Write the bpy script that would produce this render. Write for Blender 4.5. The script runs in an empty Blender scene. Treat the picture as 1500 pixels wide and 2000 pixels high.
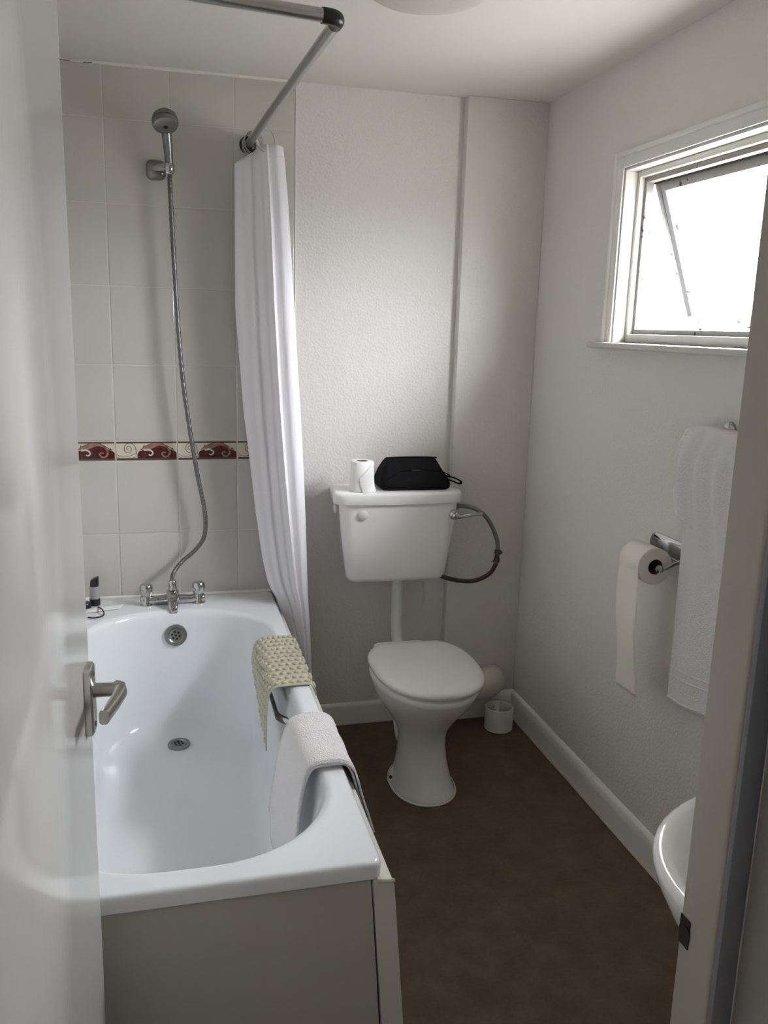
import bpy, bmesh, math, random
from mathutils import Vector, Matrix
random.seed(7)
C = bpy.context.scene.collection
scene = bpy.context.scene
PI = math.pi

# ------------------------------------------------------------------ camera
cam_d = bpy.data.cameras.new('camera')
cam = bpy.data.objects.new('camera', cam_d)
C.objects.link(cam)
cam_d.sensor_fit = 'AUTO'
cam_d.sensor_width = 36.0
cam_d.lens = 1675.86 * 36.0 / 2000.0
cam_d.clip_start = 0.02
RX = Vector((0.96889927, -0.24593043, 0.02743058))
UX = Vector((0.02596511, 0.21127717, 0.97708125))
FX = Vector((0.24608947, 0.94598107, -0.21109191))
cam.matrix_world = Matrix(((RX.x, UX.x, -FX.x, -0.24265631),
                           (RX.y, UX.y, -FX.y, -2.96525608),
                           (RX.z, UX.z, -FX.z, 1.483415),
                           (0, 0, 0, 1)))
scene.camera = cam

# ------------------------------------------------------------------ world (overcast sky) and exposure
world = bpy.data.worlds.new('overcast_sky')
scene.world = world
world.use_nodes = True
nt = world.node_tree
bg = nt.nodes['Background']
tc = nt.nodes.new('ShaderNodeTexCoord')
sep = nt.nodes.new('ShaderNodeSeparateXYZ')
ramp = nt.nodes.new('ShaderNodeValToRGB')
nt.links.new(tc.outputs['Generated'], sep.inputs[0])
nt.links.new(sep.outputs['Z'], ramp.inputs[0])
ramp.color_ramp.elements[0].position = 0.0
# overcast sky: three times as bright overhead as at the horizon
ramp.color_ramp.elements[0].color = (0.322, 0.324, 0.333, 1)
ramp.color_ramp.elements[1].position = 1.0
ramp.color_ramp.elements[1].color = (0.945, 0.955, 1.0, 1)
nt.links.new(ramp.outputs[0], bg.inputs['Color'])
bg.inputs['Strength'].default_value = 28.0

scene.view_settings.view_transform = 'Standard'
scene.view_settings.look = 'None'
scene.view_settings.gamma = 1.0
scene.view_settings.use_curve_mapping = False
scene.view_settings.exposure = 1.82
scene.cycles.use_denoising = True
scene.cycles.max_bounces = 16
scene.cycles.diffuse_bounces = 10
scene.cycles.glossy_bounces = 6
scene.cycles.transmission_bounces = 10
scene.cycles.sample_clamp_indirect = 8.0

W = 1.067          # inner face of the right wall
XL = -0.585        # inner face of the left wall
H = 2.246          # ceiling
YF = -2.312        # inner face of the door wall
WIN = (-1.27, -0.592, 1.456, 1.948)   # window opening y0 y1 z0 z1

# window portal: helps the renderer find the daylight
pl = bpy.data.lights.new('window_portal', 'AREA')
pl.shape = 'RECTANGLE'
pl.size = 0.70
pl.size_y = 0.52
pl.cycles.is_portal = True
po = bpy.data.objects.new('window_portal', pl)
po.location = (W + 0.125, -0.931, 1.70)
po.rotation_euler = (0, math.radians(90), 0)
C.objects.link(po)

# ------------------------------------------------------------------ materials
def new_mat(name):
    m = bpy.data.materials.new(name)
    m.use_nodes = True
    return m, m.node_tree, m.node_tree.nodes['Principled BSDF']

def mat(name, col, rough=0.5, metal=0.0, bump=None, spec=0.5, var=None, coat=0.0):
    """bump: list of (scale, strength, distance); var: (scale, colour2, contrast lo, hi)"""
    m, t, b = new_mat(name)
    b.inputs['Base Color'].default_value = (*col, 1)
    b.inputs['Roughness'].default_value = rough
    b.inputs['Metallic'].default_value = metal
    b.inputs['Specular IOR Level'].default_value = spec
    if coat:
        b.inputs['Coat Weight'].default_value = coat
        b.inputs['Coat Roughness'].default_value = 0.05
    co = t.nodes.new('ShaderNodeTexCoord')
    if var:
        n = t.nodes.new('ShaderNodeTexNoise')
        n.inputs['Scale'].default_value = var[0]
        n.inputs['Detail'].default_value = 6
        t.links.new(co.outputs['Object'], n.inputs['Vector'])
        r = t.nodes.new('ShaderNodeValToRGB')
        r.color_ramp.elements[0].position = var[2]
        r.color_ramp.elements[0].color = (*col, 1)
        r.color_ramp.elements[1].position = var[3]
        r.color_ramp.elements[1].color = (*var[1], 1)
        t.links.new(n.outputs['Fac'], r.inputs[0])
        t.links.new(r.outputs[0], b.inputs['Base Color'])
    if bump:
        prev = None
        for sc, st, di in bump:
            n = t.nodes.new('ShaderNodeTexNoise')
            n.inputs['Scale'].default_value = sc
            n.inputs['Detail'].default_value = 3
            t.links.new(co.outputs['Object'], n.inputs['Vector'])
            bp = t.nodes.new('ShaderNodeBump')
            bp.inputs['Strength'].default_value = st
            bp.inputs['Distance'].default_value = di
            t.links.new(n.outputs['Fac'], bp.inputs['Height'])
            if prev:
                t.links.new(prev.outputs[0], bp.inputs['Normal'])
            prev = bp
        t.links.new(prev.outputs[0], b.inputs['Normal'])
    return m

M = {}
M['plaster'] = mat('textured_wall_paint', (0.71, 0.69, 0.66), 0.55, bump=[(130, 0.45, 0.004), (38, 0.25, 0.006)], spec=0.3)
M['ceiling'] = mat('ceiling_paint', (0.72, 0.70, 0.66), 0.7, bump=[(30, 0.1, 0.004)], spec=0.2)
M['hall'] = mat('hall_paint', (0.22, 0.21, 0.20), 0.6, bump=[(40, 0.1, 0.004)], spec=0.2)
M['hall_trim'] = mat('hall_trim_paint', (0.17, 0.18, 0.20), 0.5, spec=0.3)
M['tile'] = mat('wall_tile_glaze', (0.53, 0.515, 0.48), 0.10, bump=[(9, 0.25, 0.004)], spec=0.5)
M['grout'] = mat('grout', (0.60, 0.58, 0.54), 0.8)
M['sealant'] = mat('sealant', (0.75, 0.74, 0.70), 0.4)
M['sealant_old'] = mat('old_sealant', (0.52, 0.50, 0.40), 0.4)
M['b_cream'] = mat('border_cream_glaze', (0.62, 0.58, 0.48), 0.15)
M['b_brown'] = mat('border_brown_glaze', (0.10, 0.055, 0.045), 0.15)
M['b_red'] = mat('border_dark_red_glaze', (0.055, 0.010, 0.010), 0.15, var=(60, (0.11, 0.022, 0.016), 0.45, 0.75))
M['b_pink'] = mat('border_salmon_glaze', (0.34, 0.19, 0.14), 0.15, var=(50, (0.20, 0.085, 0.06), 0.45, 0.65))
M['b_grey'] = mat('border_olive_line', (0.16, 0.15, 0.12), 0.2)
M['acrylic'] = mat('bath_acrylic', (0.75, 0.78, 0.805), 0.13, spec=0.5)
M['panel'] = mat('bath_panel_plastic', (0.48, 0.465, 0.43), 0.38, spec=0.4)
M['panel_edge'] = mat('bath_panel_trim', (0.66, 0.65, 0.60), 0.4)
M['ceramic'] = mat('white_ceramic', (0.80, 0.80, 0.79), 0.08, spec=0.5)
M['seat'] = mat('toilet_seat_plastic', (0.78, 0.78, 0.76), 0.16)
M['plastic'] = mat('white_plastic', (0.75, 0.75, 0.72), 0.3)
M['plastic_old'] = mat('yellowed_plastic', (0.70, 0.68, 0.61), 0.35)
M['chrome'] = mat('chrome', (0.50, 0.50, 0.50), 0.10, 1.0)
M['chrome_dull'] = mat('brushed_metal', (0.48, 0.47, 0.45), 0.30, 1.0, bump=[(180, 0.08, 0.001)])
M['steel_dark'] = mat('dull_steel', (0.28, 0.28, 0.27), 0.35, 1.0)
M['shower_grey'] = mat('shower_grey_plastic', (0.22, 0.22, 0.21), 0.25, 0.6)
M['black'] = mat('black_plastic', (0.012, 0.012, 0.012), 0.35)
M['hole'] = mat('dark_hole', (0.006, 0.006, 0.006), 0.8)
M['brown_hose'] = mat('dark_brown_rubber', (0.06, 0.045, 0.04), 0.45)
M['copper'] = mat('copper_fitting', (0.30, 0.13, 0.08), 0.35, 1.0)
M['paint'] = mat('white_gloss_paint', (0.80, 0.79, 0.76), 0.30, bump=[(40, 0.05, 0.002)])
M['frame_mould'] = mat('darkened_mildewed_paint', (0.30, 0.29, 0.27), 0.5, var=(46, (0.03, 0.03, 0.027), 0.62, 0.70), spec=0.2)  # base darkened so strong daylight does not burn it out; specks are mildew
M['sash_paint'] = mat('darkened_sash_paint', (0.17, 0.165, 0.15), 0.6, var=(40, (0.02, 0.02, 0.018), 0.60, 0.68), spec=0.15)  # base darkened so the backlit sash stays grey; dark specks are mildew
M['win_paint'] = mat('window_paint', (0.62, 0.61, 0.57), 0.4, spec=0.3)
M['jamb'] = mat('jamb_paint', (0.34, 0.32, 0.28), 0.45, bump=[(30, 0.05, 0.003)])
M['paper'] = mat('toilet_paper', (0.84, 0.84, 0.83), 0.9, spec=0.1, bump=[(260, 0.25, 0.001)])
M['paper_cream'] = mat('toilet_paper_cream', (0.80, 0.78, 0.72), 0.9, spec=0.1, bump=[(260, 0.25, 0.001)])
M['card'] = mat('cardboard_core', (0.20, 0.10, 0.05), 0.9)
M['towel'] = mat('white_towelling', (0.84, 0.82, 0.83), 0.95, spec=0.1, bump=[(300, 1.0, 0.005), (45, 0.4, 0.006)])
M['bag'] = mat('black_nylon', (0.006, 0.006, 0.007), 0.75, spec=0.12, bump=[(300, 0.3, 0.001), (22, 0.4, 0.006)])
M['bag_trim'] = mat('bag_label_grey', (0.06, 0.06, 0.06), 0.5)
M['rubber'] = mat('beige_rubber', (0.50, 0.48, 0.38), 0.45)
M['rubber_dark'] = mat('beige_rubber_hole', (0.10, 0.095, 0.07), 0.7)
M['bottle'] = mat('grey_bottle', (0.34, 0.34, 0.34), 0.25)
M['bristle'] = mat('bristles', (0.55, 0.52, 0.42), 0.8)
M['lamp'] = mat('lamp_shade_plastic', (0.58, 0.55, 0.50), 0.45)

# vinyl floor
m, t, b = new_mat('brown_vinyl_floor')
co = t.nodes.new('ShaderNodeTexCoord')
n1 = t.nodes.new('ShaderNodeTexNoise'); n1.inputs['Scale'].default_value = 11; n1.inputs['Detail'].default_value = 8; n1.inputs['Roughness'].default_value = 0.7
n2 = t.nodes.new('ShaderNodeTexNoise'); n2.inputs['Scale'].default_value = 120; n2.inputs['Detail'].default_value = 4
t.links.new(co.outputs['Object'], n1.inputs['Vector']); t.links.new(co.outputs['Object'], n2.inputs['Vector'])
r1 = t.nodes.new('ShaderNodeValToRGB')
r1.color_ramp.elements[0].position = 0.35; r1.color_ramp.elements[0].color = (0.108, 0.066, 0.036, 1)
r1.color_ramp.elements[1].position = 0.70; r1.color_ramp.elements[1].color = (0.185, 0.122, 0.074, 1)
mx = t.nodes.new('ShaderNodeMixRGB'); mx.blend_type = 'MULTIPLY'; mx.inputs['Fac'].default_value = 0.35
t.links.new(n1.outputs['Fac'], r1.inputs[0]); t.links.new(r1.outputs[0], mx.inputs[1]); t.links.new(n2.outputs['Fac'], mx.inputs[2])
t.links.new(mx.outputs[0], b.inputs['Base Color'])
b.inputs['Roughness'].default_value = 0.55
bp = t.nodes.new('ShaderNodeBump'); bp.inputs['Strength'].default_value = 0.15; bp.inputs['Distance'].default_value = 0.002
t.links.new(n2.outputs['Fac'], bp.inputs['Height']); t.links.new(bp.outputs[0], b.inputs['Normal'])
M['floor'] = m

# painted door: faint vertical brush marks, gloss
m, t, b = new_mat('door_gloss_paint')
co = t.nodes.new('ShaderNodeTexCoord')
mp = t.nodes.new('ShaderNodeMapping'); mp.inputs['Scale'].default_value = (60, 60, 1.6)
n1 = t.nodes.new('ShaderNodeTexNoise'); n1.inputs['Scale'].default_value = 1.0; n1.inputs['Detail'].default_value = 4
t.links.new(co.outputs['Object'], mp.inputs[0]); t.links.new(mp.outputs[0], n1.inputs['Vector'])
bp = t.nodes.new('ShaderNodeBump'); bp.inputs['Strength'].default_value = 0.06; bp.inputs['Distance'].default_value = 0.002
t.links.new(n1.outputs['Fac'], bp.inputs['Height']); t.links.new(bp.outputs[0], b.inputs['Normal'])
b.inputs['Base Color'].default_value = (0.78, 0.77, 0.74, 1)
b.inputs['Roughness'].default_value = 0.11
M['door'] = m

# curtain: part diffuse, part translucent
m, t, b = new_mat('curtain_fabric')
out = t.nodes['Material Output']
b.inputs['Base Color'].default_value = (0.87, 0.86, 0.885, 1)
b.inputs['Roughness'].default_value = 0.6
b.inputs['Specular IOR Level'].default_value = 0.25
tr = t.nodes.new('ShaderNodeBsdfTranslucent'); tr.inputs['Color'].default_value = (0.86, 0.86, 0.90, 1)
ms = t.nodes.new('ShaderNodeMixShader'); ms.inputs[0].default_value = 0.22
co = t.nodes.new('ShaderNodeTexCoord')
mp = t.nodes.new('ShaderNodeMapping'); mp.inputs['Scale'].default_value = (26, 26, 5)
n1 = t.nodes.new('ShaderNodeTexNoise'); n1.inputs['Scale'].default_value = 1.0; n1.inputs['Detail'].default_value = 3
t.links.new(co.outputs['Object'], mp.inputs[0]); t.links.new(mp.outputs[0], n1.inputs['Vector'])
bp = t.nodes.new('ShaderNodeBump'); bp.inputs['Strength'].default_value = 0.4; bp.inputs['Distance'].default_value = 0.012
t.links.new(n1.outputs['Fac'], bp.inputs['Height']); t.links.new(bp.outputs[0], b.inputs['Normal'])
t.links.new(b.outputs[0], ms.inputs[1]); t.links.new(tr.outputs[0], ms.inputs[2]); t.links.new(ms.outputs[0], out.inputs['Surface'])
M['curtain'] = m

# shower hose: fine ribs along its length are real rings; metal look
M['hose'] = mat('ribbed_hose_metal', (0.17, 0.17, 0.165), 0.38, 0.8)

# window pane
m, t, b = new_mat('window_glass')
out = t.nodes['Material Output']
t.nodes.remove(b)
gl = t.nodes.new('ShaderNodeBsdfGlossy'); gl.inputs['Roughness'].default_value = 0.02
tp = t.nodes.new('ShaderNodeBsdfTransparent'); tp.inputs['Color'].default_value = (0.97, 0.98, 0.98, 1)
ms = t.nodes.new('ShaderNodeMixShader'); ms.inputs[0].default_value = 0.05
t.links.new(tp.outputs[0], ms.inputs[1]); t.links.new(gl.outputs[0], ms.inputs[2])
t.links.new(ms.outputs[0], out.inputs['Surface'])
M['glass'] = m
M['ground_out'] = mat('outdoor_ground', (0.145, 0.14, 0.13), 0.9, bump=[(3, 0.3, 0.05)])

# ------------------------------------------------------------------ geometry helpers
def link(name, me, material, parent=None, smooth=None):
    o = bpy.data.objects.new(name, me)
    C.objects.link(o)
    if material is not None:
        for mm in (material if isinstance(material, (list, tuple)) else [material]):
            me.materials.append(mm)
    if smooth is not None:
        me.shade_smooth()
        if smooth < 179:
            me.set_sharp_from_angle(angle=math.radians(smooth))
    if parent is not None:
        o.parent = parent
        o.matrix_parent_inverse = mw(parent).inverted()
    return o

def mw(o):
    m_ = o.matrix_parent_inverse @ o.matrix_basis if o.parent else o.matrix_basis.copy()
    return mw(o.parent) @ m_ if o.parent else m_

def obj(name, bm, material, parent=None, smooth=None, recalc=True):
    if recalc:
        bmesh.ops.recalc_face_normals(bm, faces=bm.faces)
    me = bpy.data.meshes.new(name)
    bm.to_mesh(me)
    bm.free()
    return link(name, me, material, parent, smooth)

def thing(name, label, cat, loc=(0, 0, 0), group=None):
    o = bpy.data.objects.new(name, None)
    o.empty_display_size = 0.05
    C.objects.link(o)
    o.location = loc
    o['label'] = label; o['category'] = cat
    if group: o['group'] = group
    return o

def tag(o, label, cat, group=None):
    o['label'] = label; o['category'] = cat
    if group: o['group'] = group
    return o

def struct(name, bm, material, smooth=None, label=None):
    o = obj(name, bm, material, None, smooth)
    o['kind'] = 'structure'
    if label: o['label'] = label
    return o

def box(bm, x0, x1, y0, y1, z0, z1, bev=0.0, seg=2):
    r = bmesh.ops.create_cube(bm, size=1.0)
    vs = r['verts']
    for v in vs:
        v.co = Vector((x0 + (v.co.x + .5) * (x1 - x0), y0 + (v.co.y + .5) * (y1 - y0), z0 + (v.co.z + .5) * (z1 - z0)))
    if bev > 0:
        es = list({e for v in vs for e in v.link_edges})
        r2 = bmesh.ops.bevel(bm, geom=es, offset=bev, segments=seg, profile=0.5, affect='EDGES')
    return bm

def loft(bm, rings, cap0=True, cap1=True, closed=True, mat_i=0):
    R = [[bm.verts.new(p) for p in ring] for ring in rings]
    n = len(R[0])
    for a, b_ in zip(R, R[1:]):
        for i in range(n if closed else n - 1):
            j = (i + 1) % n
            f = bm.faces.new((a[i], a[j], b_[j], b_[i])); f.material_index = mat_i
    if cap0:
        f = bm.faces.new(list(reversed(R[0]))); f.material_index = mat_i
    if cap1:
        f = bm.faces.new(R[-1]); f.material_index = mat_i
    return R

def smooth_path(pts, sub=6):
    pts = [Vector(p) for p in pts]
    out = []
    for i in range(len(pts) - 1):
        p0 = pts[max(i - 1, 0)]; p1 = pts[i]; p2 = pts[i + 1]; p3 = pts[min(i + 2, len(pts) - 1)]
        for k in range(sub):
            t_ = k / sub
            out.append(0.5 * ((2 * p1) + (-p0 + p2) * t_ + (2 * p0 - 5 * p1 + 4 * p2 - p3) * t_ ** 2 + (-p0 + 3 * p1 - 3 * p2 + p3) * t_ ** 3))
    out.append(pts[-1])
    return out

def tube(bm, pts, r, n=12, caps=True, mat_i=0):
    pts = [Vector(p) for p in pts]
    rs = r if isinstance(r, (list, tuple)) else [r] * len(pts)
    tang = []
    for i in range(len(pts)):
        d = (pts[min(i + 1, len(pts) - 1)] - pts[max(i - 1, 0)])
        tang.append(d.normalized())
    u = tang[0].orthogonal().normalized()
    rings = []
    for i, p in enumerate(pts):
        u = (u - tang[i] * u.dot(tang[i])).normalized()
        v = tang[i].cross(u)
        rings.append([p + (u * math.cos(2 * PI * k / n) + v * math.sin(2 * PI * k / n)) * rs[i] for k in range(n)])
    return loft(bm, rings, caps, caps, mat_i=mat_i)

def lathe(bm, prof, base, axis=(0, 0, 1), n=24, cap0=True, cap1=True, mat_i=0):
    """prof: (radius, height along axis)"""
    a = Vector(axis).normalized()
    u = a.orthogonal().normalized(); v = a.cross(u)
    base = Vector(base)
    rings = [[base + a * h + (u * math.cos(2 * PI * k / n) + v * math.sin(2 * PI * k / n)) * max(r, 1e-4) for k in range(n)] for r, h in prof]
    return loft(bm, rings, cap0, cap1, mat_i=mat_i)

def rrect(x0, x1, y0, y1, r, z, k=8, s=4):
    """rounded rectangle, fixed point count: 4 corners of k+1 points, s extra points on each side"""
    r = min(r, (x1 - x0) / 2 - 1e-4, (y1 - y0) / 2 - 1e-4)
    pts = []
    cs = [(x1 - r, y0 + r, -PI / 2), (x1 - r, y1 - r, 0), (x0 + r, y1 - r, PI / 2), (x0 + r, y0 + r, PI)]
    arcs = [[Vector((cx + r * math.cos(a0 + PI / 2 * i / k), cy + r * math.sin(a0 + PI / 2 * i / k), z)) for i in range(k + 1)] for cx, cy, a0 in cs]
    for q in range(4):
        pts += arcs[q]
        a, b_ = arcs[q][-1], arcs[(q + 1) % 4][0]
        for i in range(1, s + 1):
            pts.append(a.lerp(b_, i / (s + 1)))
    return pts

def egg(cx, cy, rx, f, b_, z, n=40, pw=1.0):
    pts = []
    for i in range(n):
        a = 2 * PI * i / n
        c, s_ = math.cos(a), math.sin(a)
        cc = math.copysign(abs(c) ** pw, c); ss = math.copysign(abs(s_) ** pw, s_)
        pts.append(Vector((cx + rx * cc, cy + (f if s_ < 0 else b_) * ss, z)))
    return pts

def grid(bm, f, nu, nv, mat_i=0):
    V = [[bm.verts.new(f(i / nu, j / nv)) for j in range(nv + 1)] for i in range(nu + 1)]
    for i in range(nu):
        for j in range(nv):
            q = bm.faces.new((V[i][j], V[i + 1][j], V[i + 1][j + 1], V[i][j + 1])); q.material_index = mat_i
    return V

def solid(o, th, offset=0.0, sub=0):
    md = o.modifiers.new('thickness', 'SOLIDIFY'); md.thickness = th; md.offset = offset
    if sub:
        ms_ = o.modifiers.new('smoothing', 'SUBSURF'); ms_.levels = sub; ms_.render_levels = sub
    return o

def lerp_tab(tab, t_):
    for (a, va), (b_, vb) in zip(tab, tab[1:]):
        if (a <= t_ <= b_) or (a >= t_ >= b_):
            k = (t_ - a) / (b_ - a)
            return va + (vb - va) * k
    return tab[-1][1] if abs(t_ - tab[-1][0]) < abs(t_ - tab[0][0]) else tab[0][1]

# ================================================================== SETTING
bm = bmesh.new(); box(bm, -1.3, 1.3, -4.2, 0.25, -0.1, 0.0); struct('floor', bm, M['floor'])
bm = bmesh.new(); box(bm, -1.3, 1.32, -4.2, 0.25, H, H + 0.15); struct('ceiling', bm, M['ceiling'])

# back wall, with the shallow boxed-out part on its right
bm = bmesh.new(); box(bm, XL - 0.15, 1.3, 0.006, 0.15, 0, H); wall_back = struct('wall_back', bm, M['plaster'])
bm = bmesh.new(); box(bm, 0.772, W, -0.034, 0.0062, 0, H, 0.004); chase = struct('wall_boxing', bm, M['plaster'], 40)
# left wall
bm = bmesh.new(); box(bm, XL - 0.15, XL, YF - 0.05, 0.006, 0, H); wall_left = struct('wall_left', bm, M['plaster'])
# right wall with the window opening
y0, y1, z0, z1 = WIN
bm = bmesh.new()
T = 0.11
box(bm, W, W + T, YF - 0.05, y0, 0, H)
box(bm, W, W + T, y1, 0.006, 0, H)
box(bm, W, W + T, y0, y1, 0, z0)
box(bm, W, W + T, y0, y1, z1, H)
struct('wall_right', bm, M['plaster'])
# door wall: a piece each side of the doorway and the head above it
bm = bmesh.new()
box(bm, 0.268, W + 0.2, -2.374, YF, 0, H)
box(bm, XL - 0.3, -0.43, -2.40, YF, 0, H)
box(bm, -0.43, 0.268, -2.40, YF, 2.03, H)
struct('wall_front', bm, M['plaster'])
# the passage outside the door, where the photographer stands
bm = bmesh.new(); box(bm, 0.268, 0.40, -4.0, -2.3745, 0, H); struct('wall_passage_right', bm, M['hall'])
bm = bmesh.new(); box(bm, -1.2, -1.08, -4.0, -2.40, 0, H); struct('wall_passage_left', bm, M['hall'])
bm = bmesh.new(); box(bm, -1.2, 0.40, -4.12, -4.0, 0, H); struct('wall_passage_end', bm, M['hall'])

# ---- tiles over the bath
bm = bmesh.new(); box(bm, XL, 0.195, 0.0015, 0.0062, 0.50, H)
obj('grout', bm, M['grout'], wall_back)
cols = [(XL + .001, -0.4), (-0.4, -0.2), (-0.2, 0.0), (0.0, 0.195)]
zr = [0.543, 0.770, 1.020, 1.088, 1.338, 1.588, 1.838, 2.088, H - 0.004]
tile_mesh = {}
def tile_me(w, h):
    key = (round(w, 3), round(h, 3))
    if key not in tile_mesh:
        b_ = bmesh.new()
        g = 0.0014
        o_, f_, d = (w / 2 - g, h / 2 - g), (w / 2 - g - .0025, h / 2 - g - .0025), 0.0045
        def ring(hx, hz, y, r):
            return [Vector((p.x, y, p.y)) for p in rrect(-hx, hx, -hz, hz, r, 0, 2, 0)]
        loft(b_, [ring(*o_, d, .002), ring(*o_, .0012, .002), ring(f_[0] + .001, f_[1] + .001, .0002, .002), ring(*f_, 0, .002)])
        bmesh.ops.recalc_face_normals(b_, faces=b_.faces)
        me = bpy.data.meshes.new('tile'); b_.to_mesh(me); b_.free()
        me.materials.append(M['tile'])
        me.shade_smooth(); me.set_sharp_from_angle(angle=math.radians(50))
        tile_mesh[key] = me
    return tile_mesh[key]
for (xa, xb) in cols:
    for k in range(len(zr) - 1):
        if k == 2: continue
        za, zb = zr[k], zr[k + 1]
        o = bpy.data.objects.new('tile', tile_me(xb - xa, zb - za))
        C.objects.link(o)
        o.parent = wall_back
        o.location = ((xa + xb) / 2, random.uniform(-.0004, .0004), (za + zb) / 2)
        o.rotation_euler = (random.uniform(-.004, .004), 0, random.uniform(-.004, .004))

# decorative border tiles: printed scrolls in slightly raised glaze
def stroke(b_, pts, w, y, mi, W_=0.194, H_=0.062):
    P = [Vector((p[0] * W_ - W_ / 2, 0, H_ / 2 - p[1] * H_)) for p in pts]
    P = smooth_path(P, 5)
    n = len(P)
    L, R_ = [], []
    for i, p in enumerate(P):
        d = (P[min(i + 1, n - 1)] - P[max(i - 1, 0)]).normalized()
        nr = Vector((-d.z, 0, d.x))
        ww = (w if not isinstance(w, tuple) else w[0] + (w[1] - w[0]) * i / (n - 1)) / 2
        L.append(b_.verts.new((p.x + nr.x * ww, y, p.z + nr.z * ww)))
        R_.append(b_.verts.new((p.x - nr.x * ww, y, p.z - nr.z * ww)))
    for i in range(n - 1):
        f = b_.faces.new((L[i], L[i + 1], R_[i + 1], R_[i])); f.material_index = mi
def patch(b_, pts, y, mi, W_=0.194, H_=0.062):
    f = b_.faces.new([b_.verts.new((p[0] * W_ - W_ / 2, y, H_ / 2 - p[1] * H_)) for p in pts]); f.material_index = mi
b_ = bmesh.new()
Y1, Y2, Y3, Y4 = -0.0002, -0.0004, -0.0006, -0.0008
patch(b_, [(0, 0), (1, 0), (1, .085), (0, .085)], Y4, 0); patch(b_, [(0, .89), (1, .89), (1, 1), (0, 1)], Y4, 0)
patch(b_, [(.345, .90), (.34, .72), (.37, .52), (.45, .44), (.55, .42), (.64, .22), (.78, .20), (.90, .42), (1, .60), (1, .92), (.37, .92)], Y1, 1)
patch(b_, [(.39, .46), (.45, .28), (.55, .14), (.66, .09), (.78, .11), (.72, .22), (.64, .30), (.58, .40), (.52, .38), (.45, .42)], Y2, 2)
stroke(b_, [(.39, .46), (.45, .29), (.55, .13), (.66, .07), (.78, .10)], .0016, Y3, 0)
stroke(b_, [(.72, .17), (.80, .22), (.87, .42), (.885, .62), (.85, .80), (.79, .82), (.755, .68), (.78, .58), (.82, .62)], (.0075, .004), Y3, 2)
stroke(b_, [(.45, .46), (.53, .44), (.585, .52), (.60, .64), (.57, .74), (.53, .70)], (.006, .004), Y3, 3)
stroke(b_, [(.76, .10), (.86, .26), (.93, .42), (1.0, .62)], .0018, Y4, 0)
patch(b_, [(.90, .40), (.94, .34), (.95, .46)], Y4, 0); patch(b_, [(.43, .30), (.455, .16), (.475, .26)], Y4, 4)
stroke(b_, [(.20, .46), (.175, .42), (.165, .32), (.20, .24), (.24, .34), (.235, .52), (.185, .60), (.135, .50), (.13, .28), (.17, .12), (.235, .08), (.30, .22), (.325, .50), (.33, .66)], .0022, Y2, 4)
stroke(b_, [(0, .66), (.06, .80), (.15, .82), (.26, .72), (.31, .64), (.36, .78)], .0016, Y2, 4)
stroke(b_, [(0, .80), (.08, .93), (.20, .92), (.30, .84), (.38, .80)], .0016, Y2, 4)
scroll_me = bpy.data.meshes.new('scroll_print'); b_.to_mesh(scroll_me); b_.free()
for k_ in ('b_brown', 'b_red', 'b_pink', 'b_cream', 'b_grey'): scroll_me.materials.append(M[k_])
bx = [(-0.6, -0.4), (-0.4, -0.2), (-0.2, 0.0), (0.0, 0.195)]
border_me = None
for (xa, xb) in bx:
    b_ = bmesh.new(); box(b_, -0.0985, 0.0985 if xb < .1 else .0935, -0.0002, 0.0045, -0.0325, 0.0325, 0.0008, 1)
    if border_me is None or xb > .1:
        border_me = bpy.data.meshes.new('border_tile'); b_.to_mesh(border_me); border_me.materials.append(M['b_cream'])
    b_.free()
    o = bpy.data.objects.new('border_tile', border_me); C.objects.link(o); o.parent = wall_back
    o.location = (xa + 0.1, -0.0005, 1.054)
    s = bpy.data.objects.new('scroll_print', scroll_me); C.objects.link(s); s.parent = o
    s.location = (0, -0.0003, 0)
# sealant beads
bm = bmesh.new(); tube(bm, [(XL, -0.001, 0.545), (0.115, -0.001, 0.545)], 0.006, 8); obj('sealant_bead', bm, M['sealant'], wall_back, 60)
bm = bmesh.new(); tube(bm, [(XL, 0.0, H - .001), (-.2, -.001, H - .003), (.2, 0.0, H - .001)], 0.006, 8); obj('ceiling_bead', bm, M['ceiling'], wall_back, 60)
bm = bmesh.new(); box(bm, 0.1955, 0.2, -0.001, 0.0062, 0.1, H - .004, 0.0008); obj('tile_edge_strip', bm, M['sealant'], wall_back)

bm = bmesh.new()
for a_, b__ in ((-.575, -.548), (-.535, -.488), (-.45, -.425)):
    tube(bm, smooth_path([(a_ + (b__ - a_) * k / 4, -.0045, H - .0075 + random.uniform(-.0018, .0018)) for k in range(5)], 3), .0014, 5)
o = obj('plaster_crack', bm, M['b_grey'], wall_back); o['kind'] = 'stuff'
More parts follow.
